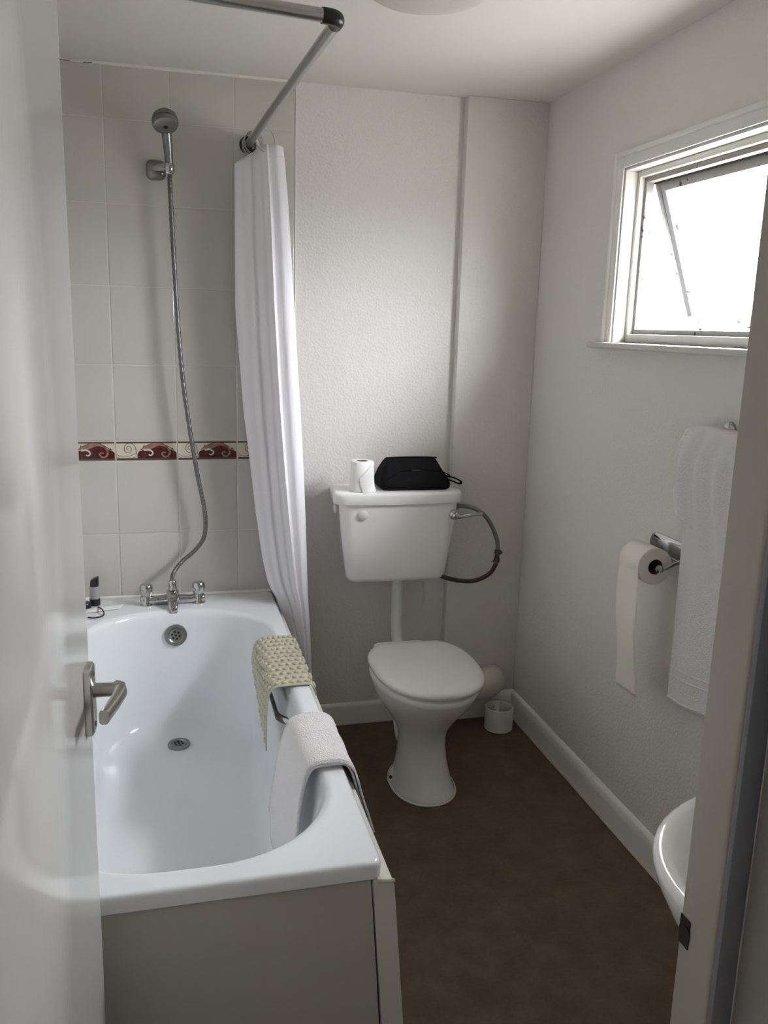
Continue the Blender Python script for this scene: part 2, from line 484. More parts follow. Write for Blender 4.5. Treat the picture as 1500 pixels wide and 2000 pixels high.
# ---- baseboards
def baseboard(name, length_pts, profile, mapper, ends=True):
    bm = bmesh.new()
    loft(bm, [[Vector(mapper(s_, d, z)) for d, z in profile] for s_ in length_pts], True, True)
    return struct(name, bm, M['paint'], 40)
prof_b = [(0, 0), (0.015, 0), (0.015, 0.068), (0.0135, 0.076), (0.008, 0.081), (0.0, 0.083)]
prof_r = [(0, 0), (0.016, 0), (0.016, 0.062), (0.0155, 0.088), (0.009, 0.097), (0.0, 0.10)]
bb = baseboard('baseboard_back', (0.125, 0.772), prof_b, lambda s_, d, z: (s_, 0.006 - d, z))
bb2 = baseboard('baseboard_boxing', (0.772, W), prof_r, lambda s_, d, z: (s_, -0.034 - d, z))
br = baseboard('baseboard_right', (YF, -0.034), prof_r, lambda s_, d, z: (W - d, s_, z))
bm = bmesh.new(); tube(bm, smooth_path([(W - .018, y, 0.002 + random.uniform(-.0008, .0008)) for y in (YF, -1.9, -1.5, -1.1, -.8, -.4, -.05)], 3), 0.0035, 6); obj('floor_sealant', bm, M['sealant_old'], br, 60)
bm = bmesh.new(); tube(bm, [(0.125, -0.011, 0.001), (0.45, -0.011, 0.001), (0.77, -0.011, 0.001)], 0.0035, 6); obj('floor_sealant', bm, M['sealant_old'], bb, 60)

# ---- window
win = thing('window_1', 'small white painted window with its top-hung sash pushed open', 'window', (W, -0.93, 1.456))
del win['category']; win['kind'] = 'structure'
def wpart(name, boxes, material='paint', bev=.003):
    bm = bmesh.new()
    for q in boxes: box(bm, *q, bev)
    return obj(name, bm, M[material], win, 40)
ya, yb, za, zb = WIN
aw = 0.045
# architrave: flat board and a raised outer lip, one part per side
def arch(side):
    bm = bmesh.new()
    if side == 'far':
        box(bm, W - .010, W, yb, yb + aw, za, zb + aw, .003); box(bm, W - .017, W, yb + aw - .014, yb + aw, za, zb + aw, .004)
    elif side == 'near':
        box(bm, W - .010, W, ya - aw, ya, za, zb + aw, .003); box(bm, W - .017, W, ya - aw, ya - aw + .014, za, zb + aw, .004)
    else:
        box(bm, W - .010, W, ya, yb, zb, zb + aw - .0002, .003); box(bm, W - .017, W, ya - aw + .014, yb + aw - .014, zb + aw - .014, zb + aw, .004)
    obj('architrave', bm, M['paint'], win, 40)
for s_ in ('far', 'near', 'top'): arch(s_)
wpart('window_sill', [(W - .034, W + .04, ya - .10, yb + .105, za - .018, za)], 'win_paint', .006)
# lining (the reveal), stop bead, fixed frame
wpart('window_lining', [(W - .004, W + .105, yb - .008, yb - .0005, za, zb - .008), (W - .004, W + .105, ya + .0005, ya + .008, za, zb - .008), (W - .004, W + .105, ya, yb, zb - .008, zb - .0005), (W + .04, W + .105, ya, yb, za + .0005, za + .008)], 'win_paint', .0015)
f0, f1 = W + .034, W + .078
wpart('window_frame', [(f0, f1, yb - .022, yb - .008, za, zb - .008), (f0, f1, ya + .008, ya + .022, za, zb - .008), (f0, f1, ya + .022, yb - .022, zb - .026, zb - .008), (f0, f1, ya + .022, yb - .022, za, za + .026)], 'win_paint', .003)
g0, g1 = W + .050, W + .074
wpart('frame_rebate', [(g0, g1, yb - .034, yb - .022, za + .026, zb - .026), (g0, g1, ya + .022, ya + .034, za + .026, zb - .026), (g0, g1, ya + .034, yb - .034, zb - .040, zb - .026), (g0, g1, ya + .034, yb - .034, za + .026, za + .040)], 'frame_mould', .002)
# sash, hinged on its top edge and pushed outward
sash_e = bmesh.new()
sy0, sy1, sh = ya + .016, yb - .020, 0.43
def srail(q):
    box(sash_e, *q, .002)
srail((0, .030, sy1 - .026, sy1, -sh, 0)); srail((0, .030, sy0, sy0 + .026, -sh, 0))
srail((0, .030, sy0 + .026, sy1 - .026, -.030, 0)); srail((0, .030, sy0 + .026, sy1 - .026, -sh, -sh + .032))
rot = Matrix.Translation((W + .082, 0, zb - .036)) @ Matrix.Rotation(math.radians(-20), 4, 'Y')
bmesh.ops.transform(sash_e, matrix=rot, verts=sash_e.verts)
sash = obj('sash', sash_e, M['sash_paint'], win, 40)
bm = bmesh.new(); box(bm, -.004, .0015, sy0 - .004, sy1 + .008, -.006, .003); bmesh.ops.transform(bm, matrix=rot, verts=bm.verts); obj('top_gap_shade', bm, M['hole'], sash)  # black strip stands in for the shade in the gap above the sash
bm = bmesh.new(); box(bm, -.002, .010, sy1 - .029, sy1 - .0262, -sh + .032, -.030); bmesh.ops.transform(bm, matrix=rot, verts=bm.verts); obj('stile_edge_shade', bm, M['hole'], sash)  # dark strip stands in for the shade line at the stile's glass edge
bm = bmesh.new(); box(bm, .012, .016, sy0 + .022, sy1 - .022, -sh + .028, -.026); bmesh.ops.transform(bm, matrix=rot, verts=bm.verts)
obj('pane', bm, M['glass'], sash)
bm = bmesh.new(); tube(bm, [(W + .07, -.93, za + .03), (W + .232, -.93, za + .053)], .004, 8); lathe(bm, [(.007, 0), (.007, .02), (.003, .022)], (W + .07, -.93, za + .026), n=10)
obj('casement_stay', bm, M['steel_dark'], win, 60)

# unseen eave-like slab above the window, added to block steep sky light
bm = bmesh.new(); box(bm, W + T + .002, W + T + .50, -4.2, 1.5, 2.37, 2.41, .004); box(bm, W + T + .48, W + T + .50, -4.2, 1.5, 2.34, 2.37, .004); e_ = struct('eave_sky_blocker', bm, M['paint'], 40)
# unseen outdoor ground a storey below, added to shape the daylight
bm = bmesh.new(); box(bm, 1.6, 400, -300, 300, -3.2, -3.0); g_ = struct('added_ground_outside', bm, M['ground_out'])

# ---- door and jamb
door = thing('door_1', 'white gloss-painted flush door standing open along the left', 'door', (-0.38, -2.30, 0.006))
del door['category']; door['kind'] = 'structure'
bm = bmesh.new(); box(bm, -0.402, -0.3595, -2.305, -1.70, 0.008, 1.985, .002); obj('door_leaf', bm, M['door'], door, 40)
# lever handle on a short plate
hz, hy = 0.942, -1.735
bm = bmesh.new()
ring0 = [Vector((-0.3595, p.x, p.y)) for p in rrect(hy - .020, hy + .020, hz - .052, hz + .052, .006, 0, 3, 0)]
ring1 = [Vector((-0.3510, p.x, p.y)) for p in rrect(hy - .020, hy + .020, hz - .052, hz + .052, .006, 0, 3, 0)]
ring2 = [Vector((-0.3485, p.x, p.y)) for p in rrect(hy - .0165, hy + .0165, hz - .0485, hz + .0485, .005, 0, 3, 0)]
loft(bm, [ring0, ring1, ring2])
plate = obj('handle_plate', bm, M['chrome_dull'], door, 35)
bm = bmesh.new()
for zz in (hz + .039, hz - .039): lathe(bm, [(.0042, 0), (.0042, .0012), (.002, .002)], (-0.3488, hy, zz), (1, 0, 0), 12)
obj('screw', bm, M['steel_dark'], plate, 40)
bm = bmesh.new()
lathe(bm, [(.0125, 0), (.0105, .004), (.0098, .032), (.0098, .036)], (-0.3487, hy, hz + .013), (1, 0, 0), 16)
def flat_ring(c, d, up, a_, b2, n=14):
    d = Vector(d).normalized(); u = Vector(up).cross(d).normalized(); v = d.cross(u)
    return [Vector(c) + u * a_ * math.copysign(abs(math.cos(2 * PI * k / n)) ** .6, math.cos(2 * PI * k / n)) + v * b2 * math.copysign(abs(math.sin(2 * PI * k / n)) ** .6, math.sin(2 * PI * k / n)) for k in range(n)]
lv = [(-0.320, hy + .010, hz + .013), (-0.313, hy + .003, hz + .013), (-0.310, hy - .010, hz + .0125), (-0.315, hy - .04, hz + .0105), (-0.325, hy - .083, hz + .008)]
ld = [(1, -.4, 0), (.6, -1, 0), (.05, -1, 0), (-.02, -1, 0), (-.02, -1, 0)]
loft(bm, [flat_ring(c, d, (0, 0, 1), w_, h_) for (c, d), (w_, h_) in zip(zip(lv, ld), [(.009, .009), (.0095, .0095), (.0085, .0095), (.0075, .010), (.0068, .0105)])])
obj('lever', bm, M['chrome_dull'], door, 35)
bm = bmesh.new(); box(bm, -0.392, -0.369, -1.7, -1.6985, hz - .04, hz + .05); obj('latch_plate', bm, M['chrome_dull'], door)
door.matrix_world = Matrix.Translation((-.3595, -1.70, 0)) @ Matrix.Rotation(math.radians(-3.6), 4, 'Z') @ Matrix.Translation((.3595, 1.70, 0)) @ Matrix.Translation(door.location)
# jamb
bm = bmesh.new(); box(bm, 0.245, 0.2675, -2.366, -2.3115, 0, 2.0, .005, 3)
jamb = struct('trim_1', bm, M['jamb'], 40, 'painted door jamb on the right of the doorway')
bm = bmesh.new(); box(bm, 0.2440, 0.2452, -2.3295, -2.3135, .890, .921, .0004); lathe(bm, [(.008, 0), (.009, .001)], (0.2442, -2.3225, .905), (-1, 0, 0), 12)
obj('strike_plate', bm, M['hole'], jamb)
bm = bmesh.new(); box(bm, 0.2455, 0.2675, -2.374, -2.3665, 0, 2.0, .002); struct('trim_2', bm, M['hall_trim'], 40)
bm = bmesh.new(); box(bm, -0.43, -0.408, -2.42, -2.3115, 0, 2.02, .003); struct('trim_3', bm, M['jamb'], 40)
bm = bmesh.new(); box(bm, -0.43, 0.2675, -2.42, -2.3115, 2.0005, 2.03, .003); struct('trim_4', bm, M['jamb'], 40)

# ================================================================== BATH
bath = thing('bathtub', 'long white acrylic bathtub built in along the left tiled wall', 'bathtub', (-0.225, -0.82, 0.0))
bm = bmesh.new()
BX0, BX1, BY0, BY1 = XL + .003, 0.120, -1.637, -0.002
IN = (-0.508, 0.068, -1.577, -0.165)
def bring(ix0, ix1, iy0, iy1, r, z): return rrect(ix0, ix1, iy0, iy1, r, z, 12, 8)
def inr(side, near, far, r, z): return bring(IN[0] + side, IN[1] - side, IN[2] + near, IN[3] - far, r, z)
def outr(g, z, r=.022): return bring(BX0 + g, BX1 - g, BY0 + g, BY1 - g * .2, r, z)
rings = [
    outr(.006, .508), outr(.0005, .5085), outr(0, .510), outr(0, .513), outr(0, .529), outr(.0008, .5345), outr(.003, .5385), outr(.0065, .5407), outr(.010, .5412), outr(.014, .5414),
    inr(-.018, -.018, -.018, .252, .5414), inr(-.011, -.011, -.011, .251, .5410), inr(-.005, -.005, -.005, .250, .5392), inr(0, 0, 0, .248, .5355), inr(.004, .005, .004, .246, .529), inr(.0065, .011, .0075, .244, .518),
    inr(.009, .022, .012, .24, .500), inr(.016, .062, .024, .23, .43), inr(.028, .13, .044, .22, .32), inr(.044, .20, .064, .20, .22),
    inr(.058, .238, .082, .18, .182), inr(.080, .28, .106, .155, .160), inr(.115, .33, .145, .12, .1505), inr(.20, .45, .22, .06, .148)]
loft(bm, rings, False, True)
obj('bath_shell', bm, M['acrylic'], bath, 180)
bm = bmesh.new(); tube(bm, [(XL + .008, -1.63, 0.542), (XL + .008, -0.012, 0.542)], 0.007, 8); obj('sealant_bead', bm, M['sealant'], bath, 60)
# overflow grille and waste
def grille(name, c, ax, R0):
    bm = bmesh.new()
    lathe(bm, [(R0 * .98, -.004), (R0, .001), (R0 * .96, .0045), (R0 * .70, .0055), (R0 * .58, .002), (R0 * .50, .003), (.0005, .0042)], c, ax, 28, False, True)
    o = obj(name, bm, M['steel_dark'], bath, 40)
    a = Vector(ax).normalized(); u = a.orthogonal().normalized(); v = a.cross(u)
    bm = bmesh.new()
    for i in range(7):
        p = Vector(c) + a * .0040
        if i: p = p + (u * math.cos(i * PI / 3) + v * math.sin(i * PI / 3)) * R0 * .33
        lathe(bm, [(R0 * .105, -.0015), (R0 * .105, .0008), (R0 * .02, .0009)], p, a, 10)
    obj('grille_hole', bm, M['hole'], o)
grille('overflow_grille', (-0.222, -0.1865, 0.4635), (0, -1, .17), .0365)
grille('drain_grille', (-0.222, -0.350, 0.1525), (0, -.04, 1), .0355)
# grip on the inner wall
bm = bmesh.new()
gp = smooth_path([(.060, -.600, .456), (.038, -.620, .453), (.032, -.655, .452), (.032, -.80, .452), (.036, -.838, .453), (.062, -.885, .456)], 6)
rg = []
for i, p in enumerate(gp):
    d = (gp[min(i + 1, len(gp) - 1)] - gp[max(i - 1, 0)]).normalized()
    rg.append(flat_ring(p, d, (0, 0, 1), .0055, .011, 12))
loft(bm, rg); obj('bath_grip', bm, M['chrome'], bath, 50)

# bath panels
sp = thing('bath_side_panel', 'white plastic bath side panel with yellowed front edge beside the brown floor', 'bath panel', (0.14, -0.82, 0.0))
bm = bmesh.new()
def psec(y): return [Vector((.103, y, .503)), Vector((.119, y, .5045)), Vector((.140, y, .499)), Vector((.143, y, .491)), Vector((.186, y, 0.0)), Vector((.143, y, 0.0))]
loft(bm, [psec(-1.634), psec(-0.012)]); obj('panel_board', bm, M['panel_edge'], sp)
bm = bmesh.new(); tube(bm, [(.11, -1.636, .5045), (.128, -1.637, .502), (.142, -1.634, .499)], .004, 6); obj('edge_sealant', bm, M['sealant_old'], sp, 60)
ep = thing('bath_end_panel', 'plain grey-white bath end panel below the near rim', 'bath panel', (-0.23, -1.6, 0.0))
bm = bmesh.new(); loft(bm, [[Vector((BX0, y, 0)), Vector((.1385, y, 0)), Vector((.1005, y, .503)), Vector((BX0, y, .503))] for y in (-1.626, -1.613)]); obj('panel_board', bm, M['panel'], ep)
bm = bmesh.new(); box(bm, BX0, .12, -1.629, -1.6265, 0.0, .03, .0005); obj('plinth_strip', bm, M['panel'], ep)

# bath mixer
mix = thing('bath_mixer_tap', 'chrome bath mixer tap with two round knobs on the far rim', 'tap', (-0.228, -0.085, 0.541))
TY = -0.085
bm = bmesh.new()
tube(bm, smooth_path([(-.335, TY, .5545), (-.314, TY, .557), (-.28, TY, .556), (-.228, TY, .558), (-.176, TY, .556), (-.142, TY, .557), (-.121, TY, .5545)], 5),
     [lerp_tab([(0, .011), (.06, .0170), (.2, .0170), (.32, .0150), (.5, .0185), (.68, .0150), (.8, .0170), (.94, .0170), (1, .011)], i / 30) for i in range(31)], 16)
for x in (-.314, -.142): lathe(bm, [(.0225, 0), (.0225, .004), (.019, .012), (.016, .03), (.0135, .036)], (x, TY, .541), n=20)
obj('tap_body', bm, M['chrome'], mix, 50)
for x in (-.314, -.142):
    bm = bmesh.new()
    lathe(bm, [(.0145, .031), (.0185, .035), (.0215, .046), (.0225, .058), (.0215, .066), (.0175, .0715), (.006, .0735)], (x, TY, .541), n=20)
    k_ = obj('tap_knob', bm, M['chrome'], mix, 40)
    bm = bmesh.new()
    for i in range(8):
        a = i * PI / 4
        box(bm, x + .0205 * math.cos(a) - .002, x + .0205 * math.cos(a) + .002, TY + .0205 * math.sin(a) - .002, TY + .0205 * math.sin(a) + .002, .589, .602, .001)
    obj('knob_rib', bm, M['chrome'], k_, 40)
bm = bmesh.new()
rs = []
for y, hw, z_a, z_b in ((TY + .022, .012, .548, .585), (TY, .0205, .544, .592), (TY - .03, .019, .546, .585), (TY - .055, .0165, .540, .571), (TY - .075, .0155, .533, .559), (TY - .082, .0135, .530, .552)):
    rs.append([Vector((-.228 + p.x, y, p.y)) for p in rrect(-hw, hw, z_a, z_b, .008, 0, 3, 0)])
loft(bm, rs); obj('spout', bm, M['chrome'], mix, 50)
bm = bmesh.new(); lathe(bm, [(.015, 0), (.0155, .006), (.0135, .008), (.0135, .014), (.0128, .030), (.0095, .034)], (-.228, TY, .590), n=18)
obj('diverter', bm, M['chrome'], mix, 40)

# shower hose
hose_pts = [(-.228, TY, .618), (-.228, -.083, .632), (-.222, -.078, .650), (-.195, -.066, .682), (-.150, -.055, .718), (-.120, -.05, .760), (-.113, -.05, .815), (-.119, -.05, .880), (-.138, -.05, .985), (-.163, -.05, 1.160),
            (-.181, -.05, 1.330), (-.192, -.05, 1.525), (-.199, -.05, 1.715), (-.2035, -.054, 1.86), (-.205, -.057, 1.925), (-.2055, -.059, 1.942)]
hp = smooth_path(hose_pts, 30)
bm = bmesh.new(); tube(bm, hp, [.0076 if (i // 2) % 2 else .0066 for i in range(len(hp))], 10)
tag(obj('shower_hose', bm, M['hose'], None, 180), 'ribbed grey shower hose curving down the tiles to the tap', 'hose')

# shower bracket and hand shower
sb = thing('shower_bracket', 'grey shower wall bracket with chrome arm on the tiles', 'bracket', (-.243, -0.001, 1.945))
bm = bmesh.new()
def sq(y, h): return [Vector((-.246 + p.x, y, 1.944 + p.y)) for p in rrect(-h, h, -h, h, h * .62, 0, 5, 0)]
loft(bm, [sq(-.0005, .030), sq(-.012, .0305), sq(-.026, .028), sq(-.034, .021), sq(-.037, .010)]); obj('mount', bm, M['shower_grey'], sb, 60)
bm = bmesh.new(); tube(bm, [(-.246, -.030, 1.946), (-.230, -.048, 1.947), (-.212, -.062, 1.946)], [.012, .0115, .0125], 14)
lathe(bm, [(.0125, -.016), (.0155, -.012), (.0155, .010), (.0135, .014)], (-.2055, -.0625, 1.944), (.02, -.12, 1), 18); obj('holder_arm', bm, M['chrome'], sb, 50)
hs = thing('hand_shower', 'grey hand shower with round head held in the wall bracket', 'hand shower', (-.205, -.062, 1.95))
bm = bmesh.new(); tube(bm, smooth_path([(-.2055, -.061, 1.955), (-.207, -.065, 1.99), (-.210, -.073, 2.03), (-.213, -.083, 2.062), (-.215, -.090, 2.080)], 4), [.0125 + .0045 * i / 16 for i in range(17)], 16)
obj('shower_handle', bm, M['shower_grey'], hs, 60)
hc, ha = Vector((-.2155, -.106, 2.074)), Vector((.06, -.46, -.88)).normalized()
bm = bmesh.new(); lathe(bm, [(.010, -.028), (.026, -.022), (.036, -.012), (.0395, .001), (.0395, .004)], hc, ha, 28); obj('head_shell', bm, M['shower_grey'], hs, 40)
bm = bmesh.new(); lathe(bm, [(.0390, .004), (.0395, .0065), (.038, .0075)], hc, ha, 28); obj('head_seam', bm, M['black'], hs, 40)
bm = bmesh.new(); lathe(bm, [(.0395, .0075), (.0395, .014), (.036, .021), (.026, .025), (.009, .0262), (.008, .0245), (.001, .0245)], hc, ha, 28); fp = obj('spray_face', bm, M['shower_grey'], hs, 40)
bm = bmesh.new(); lathe(bm, [(.0065, 0), (.0065, .0020), (.001, .0024)], hc + ha * .0246, ha, 12); obj('spray_hole', bm, M['hole'], fp)

# things on the far left corner of the bath
bt = thing('shampoo_bottle', 'small grey bottle with black ends by the far left bath corner', 'bottle', (-.482, -.060, .5415))
bm = bmesh.new(); lathe(bm, [(.0165, 0), (.0175, .002), (.0175, .022), (.0165, .024)], (-.482, -.06, .5415), n=18); obj('bottle_base', bm, M['black'], bt, 40)
bm = bmesh.new(); lathe(bm, [(.0163, .0242), (.0165, .03), (.0150, .058), (.0140, .066)], (-.482, -.06, .5415), n=18); obj('bottle_body', bm, M['bottle'], bt, 40)
bm = bmesh.new()
loft(bm, [egg(-.482, -.06, .0142, .0142, .0142, .608, 18), egg(-.481, -.06, .0138, .0138, .0138, .622, 18), [Vector((p.x, p.y, .634 + (p.x + .482) * .45)) for p in egg(-.480, -.06, .0130, .0130, .0130, .634, 18)]])
obj('bottle_cap', bm, M['black'], bt, 40)
bm = bmesh.new(); lathe(bm, [(.018, 0), (.0205, .003), (.0205, .018), (.018, .022), (.004, .0235)], (-.512, -.098, .5415), n=20)
tag(obj('small_black_jar', bm, M['black'], None, 40), 'small black jar on the bath corner beside the bottle', 'jar')
bm = bmesh.new()
grid(bm, lambda u, v: Vector((-.535 + .135 * u + .01 * v, -.155 + .045 * v + .035 * u, .5425 + .007 * math.sin(PI * v) * math.sin(PI * min(1, u * 1.05)) + .001)), 12, 6)
o = obj('soap_sachet', bm, M['plastic'], None, 60); solid(o, .0015, 0)
tag(o, 'flat white sachet lying on the far left bath corner', 'sachet')
bm = bmesh.new(); tube(bm, smooth_path([(-.468, -.118, .5525), (-.455, -.145, .5535), (-.447, -.170, .5475), (-.452, -.190, .5445), (-.475, -.200, .5440), (-.495, -.195, .5445)], 6), .0022, 8)
tag(obj('wire_hook', bm, M['black'], None, 60), 'bent black wire hook lying across the white sachet', 'hook')

# rubber bath mat over the right rim
mat_t = thing('rubber_bath_mat', 'beige knobbly rubber bath mat draped over the bath rim', 'bath mat', (.08, -.66, .545))
XS = [(.135, .513), (.131, .531), (.120, .5465), (.100, .5475), (.07, .5475), (.046, .5465), (.030, .5455), (.017, .5395), (.009, .526), (.005, .50), (.003, .455), (.003, .405), (.004, .345)]
cum = [0]
for a, b_ in zip(XS, XS[1:]): cum.append(cum[-1] + math.hypot(b_[0] - a[0], b_[1] - a[1]))
def mat_pt(u, s_, off=0.0):
    """u 0 far .. 1 near, s_ length from the outer end"""
    i = 0
    while i < len(cum) - 2 and cum[i + 1] < s_: i += 1
    k = (s_ - cum[i]) / (cum[i + 1] - cum[i])
    x = XS[i][0] + (XS[i + 1][0] - XS[i][0]) * k; z = XS[i][1] + (XS[i + 1][1] - XS[i][1]) * k
    dx, dz = XS[i + 1][0] - XS[i][0], XS[i + 1][1] - XS[i][1]; L = math.hypot(dx, dz)
    nx, nz = -(-dz) / L * -1, -dx / L
    nx, nz = dz / L, -dx / L
    hang = max(0, s_ - cum[6])
    y = -.478 - .372 * u - .04 * max(0, .05 - s_) * 0
    xin = x - hang * .015 * u
    return Vector((xin + nx * off * 1.0, y + .03 * hang * (1 - u), z + nz * off))
def mat_len(u): return cum[-1] - .020 - .085 * (1 - u)
bm = bmesh.new()
grid(bm, lambda u, v: mat_pt(u, v * mat_len(u)), 24, 36)
o = obj('mat_sheet', bm, M['rubber'], mat_t, 180, False); solid(o, .003, 0)
knob = bmesh.new(); holes = bmesh.new()
for i in range(12):
    u = .045 + .91 * i / 11
    nrow = 14
    for j in range(nrow):
        s_ = .012 + (mat_len(u) - .022) * (j + (.5 if i % 2 else 0)) / nrow
        if s_ > mat_len(u) - .006: continue
        p = mat_pt(u, s_); q = mat_pt(u, s_, .01); a = (q - p).normalized()
        if a.z < -.2 or a.x > .99 and False: a = -a
        lathe(knob, [(.0078, .001), (.0076, .0045), (.0055, .0064), (.001, .0070)], p, a, 10)
        if i < 11:
            u2 = u + .45 / 11
            p2 = mat_pt(u2, min(s_ + .009, mat_len(u2) - .004)); q2 = mat_pt(u2, min(s_ + .009, mat_len(u2) - .004), .01)
            lathe(holes, [(.0026, .0012), (.0026, .00175), (.0005, .0018)], p2, (q2 - p2), 6)
k_ = obj('mat_knobs', knob, M['rubber'], mat_t, 60); k_['kind'] = 'stuff'
k_ = obj('mat_holes', holes, M['rubber_dark'], mat_t); k_['kind'] = 'stuff'

# bath towel / foot mat over the rim, folded double
tw = thing('folded_bath_towel', 'white folded towel hanging over the bath rim nearest the door', 'towel', (.08, -1.16, .545))
def towel_section(layer):
    e = .006 * layer
    return [(.176 + e, .375), (.164 + e, .42), (.150 + e, .47), (.140 + e, .515), (.131 + e, .537 + e * .6), (.118, .5490 + e), (.09, .5515 + e), (.06, .5500 + e), (.040 - e, .540 + e * .5), (.022 - e, .505), (.008 - e, .45), (-.004 - e, .38), (-.014 - e, .31), (-.022 - e, .245)]
def towel_fn(layer):
    sec = smooth_path([(a, 0, b_) for a, b_ in towel_section(layer)], 4)
    n = len(sec) - 1
    def f(u, v):
        x = v * n; i = min(int(x), n - 1); p = sec[i].lerp(sec[i + 1], x - i)
        inner = max(0, (v - .55) / .45); outer = max(0, (.32 - v) / .32)
        y = -1.045 - .245 * u
        y += inner * (.045 * (1 - u) - .012 * u) - outer * .03 * u
        y += .004 * math.sin(9 * v + 3 * layer)
        xx = p.x + inner * (.012 + .016 * u) + inner * .008 * math.sin(6.5 * u + 2 * layer) * (1 if layer else .5)
        z = p.z + .0025 * math.sin(14 * u + 5 * v) * (1 - inner) * (1 if layer else 0)
        z += inner ** 2 * .040 * (1 - u) + outer * (.02 * u)
        return Vector((xx, y - (.006 if layer else 0), z))
    return f
for layer in (0, 1):
    bm = bmesh.new(); grid(bm, towel_fn(layer), 14, 44)
    o = obj('towel_layer', bm, M['towel'], tw, 180); solid(o, .0042, 0)
bm = bmesh.new()
f1_ = towel_fn(1)
for u in (.965,):
    pts = [f1_(u, v / 60) + Vector((0, 0, .0022)) for v in range(2, 59)]
    tube(bm, pts, [.0016 if i % 2 else .0008 for i in range(len(pts))], 6)
obj('hem_stitching', bm, M['towel'], tw, 180)

# ================================================================== CURTAIN AND RAIL
rail = thing('shower_curtain_rail', 'tubular metal shower rail with black corner joint under the ceiling', 'curtain rail', (.04, 0, 2.042))
pA, pE, pB = Vector((.042, -.004, 2.041)), Vector((.093, -1.243, 2.041)), Vector((XL + .004, -1.33, 2.043))
bm = bmesh.new(); tube(bm, [pA, pE + (pA - pE).normalized() * .02], .0122, 18); obj('rail_tube', bm, M['chrome_dull'], rail, 60)
bm = bmesh.new(); tube(bm, [pE + (pB - pE).normalized() * .02, pB], .0122, 18); obj('rail_tube', bm, M['chrome_dull'], rail, 60)
bm = bmesh.new()
e1 = pE + (pA - pE).normalized() * .034; e2 = pE + (pB - pE).normalized() * .034
cpath = []
for i in range(13):
    t_ = i / 12
    cpath.append(e1 * (1 - t_) ** 2 + pE * 2 * t_ * (1 - t_) * 1.0 + e2 * t_ ** 2)
# outward bulge so the joint reads as a rounded corner
tube(bm, [e1] + [c_.lerp(pE, .35) for c_ in cpath[1:-1]] + [e2], .0142, 18); obj('corner_joint', bm, M['black'], rail, 60)
for nm, p, ax in (('wall_flange', pA, (0.04, -1, 0)), ('wall_flange', pB, (1, .1, 0))):
    bm = bmesh.new(); lathe(bm, [(.027, -.004), (.027, .004), (.022, .010), (.0165, .012), (.0155, .026), (.0126, .028)], p, ax, 24); obj(nm, bm, M['black'], rail, 40)

cur = thing('shower_curtain', 'white shower curtain gathered at the far end of the rail', 'curtain', (.1, -.12, .2))
XLt = [(2.02, -.006), (1.85, -.006), (1.53, -.006), (1.2, .016), (.86, .055), (.70, .078), (.60, .100), (.545, .130), (.45, .152), (.3, .172), (.19, .19)]
XRt = [(2.02, .134), (1.85, .150), (1.53, .172), (1.2, .192), (.86, .210), (.60, .224), (.55, .227), (.45, .236), (.3, .243), (.19, .246)]
fold = [(.40, -.030), (.85, -.038), (.92, -.050), (.30, -.060), (.22, -.070), (.80, -.082), (.84, -.094), (.06, -.104), (.0, -.114), (.08, -.126), (.20, -.134), (.28, -.150), (.36, -.146), (.46, -.168), (.54, -.172), (.60, -.190), (.63, -.192), (.66, -.180), (.74, -.184), (.82, -.190), (.92, -.184), (1.0, -.166), (.985, -.152)]
fp_ = smooth_path([(a, b_, 0) for a, b_ in fold], 4)
nf = len(fp_) - 1
def cur_fn(u, v):
    z = 2.012 - 1.822 * v
    i = min(int(u * nf), nf - 1); p = fp_[i].lerp(fp_[i + 1], u * nf - i)
    xl, xr = lerp_tab(XLt, z), lerp_tab(XRt, z)
    x = xl + (xr - xl) * p.x
    y = p.y + .010 * math.sin(5 * v + 3 * p.x) * v
    # top hem dips between the rings
    if v < .03 and p.x < .5: z -= (.03 - v) / .03 * .045 * (1 - p.x / .5) ** .8
    x += .0035 * math.sin(10 * v + 9 * u) * v
    return Vector((x, min(y, -.014), z))
bm = bmesh.new(); grid(bm, cur_fn, nf, 60)
o = obj('curtain_fabric', bm, M['curtain'], cur, 180); solid(o, .0008, 0)
bm = bmesh.new(); grid(bm, lambda u, v: cur_fn(.70 + .235 * u, v * .018) + Vector((0, -.0016, 0)), 26, 2); o = obj('top_hem', bm, M['curtain'], cur, 180); solid(o, .0012, 0)
bm = bmesh.new()
hemp = [cur_fn(.705, v / 90) + Vector((0, -.0015, 0)) for v in range(0, 91)]
tube(bm, hemp, [.0022 + .0008 * math.sin(i * 2.1) for i in range(91)], 6); obj('side_hem', bm, M['curtain'], cur, 180)
bm0 = None
for i, y in enumerate((-.080, -.092, -.104, -.120, -.138, -.165)):
    bm = bmesh.new()
    c = Vector((.042 + .051 * (-y / 1.24), y, 2.026))
    tl = .18 * math.sin(i * 2.3); 
    R_ = .033
    if i == 5:
        c = Vector((.078, -.172, 2.028)); R_ = .036; tl = .5
    pts = []
    for k in range(25):
        a = 2 * PI * k / 24
        pts.append(c + Vector((R_ * .85 * math.cos(a), R_ * math.cos(a) * math.sin(tl) + .004 * math.sin(a), R_ * math.sin(a))))
    tube(bm, pts, .0011, 6, False)
    obj('curtain_ring', bm, M['chrome'], cur, 180)

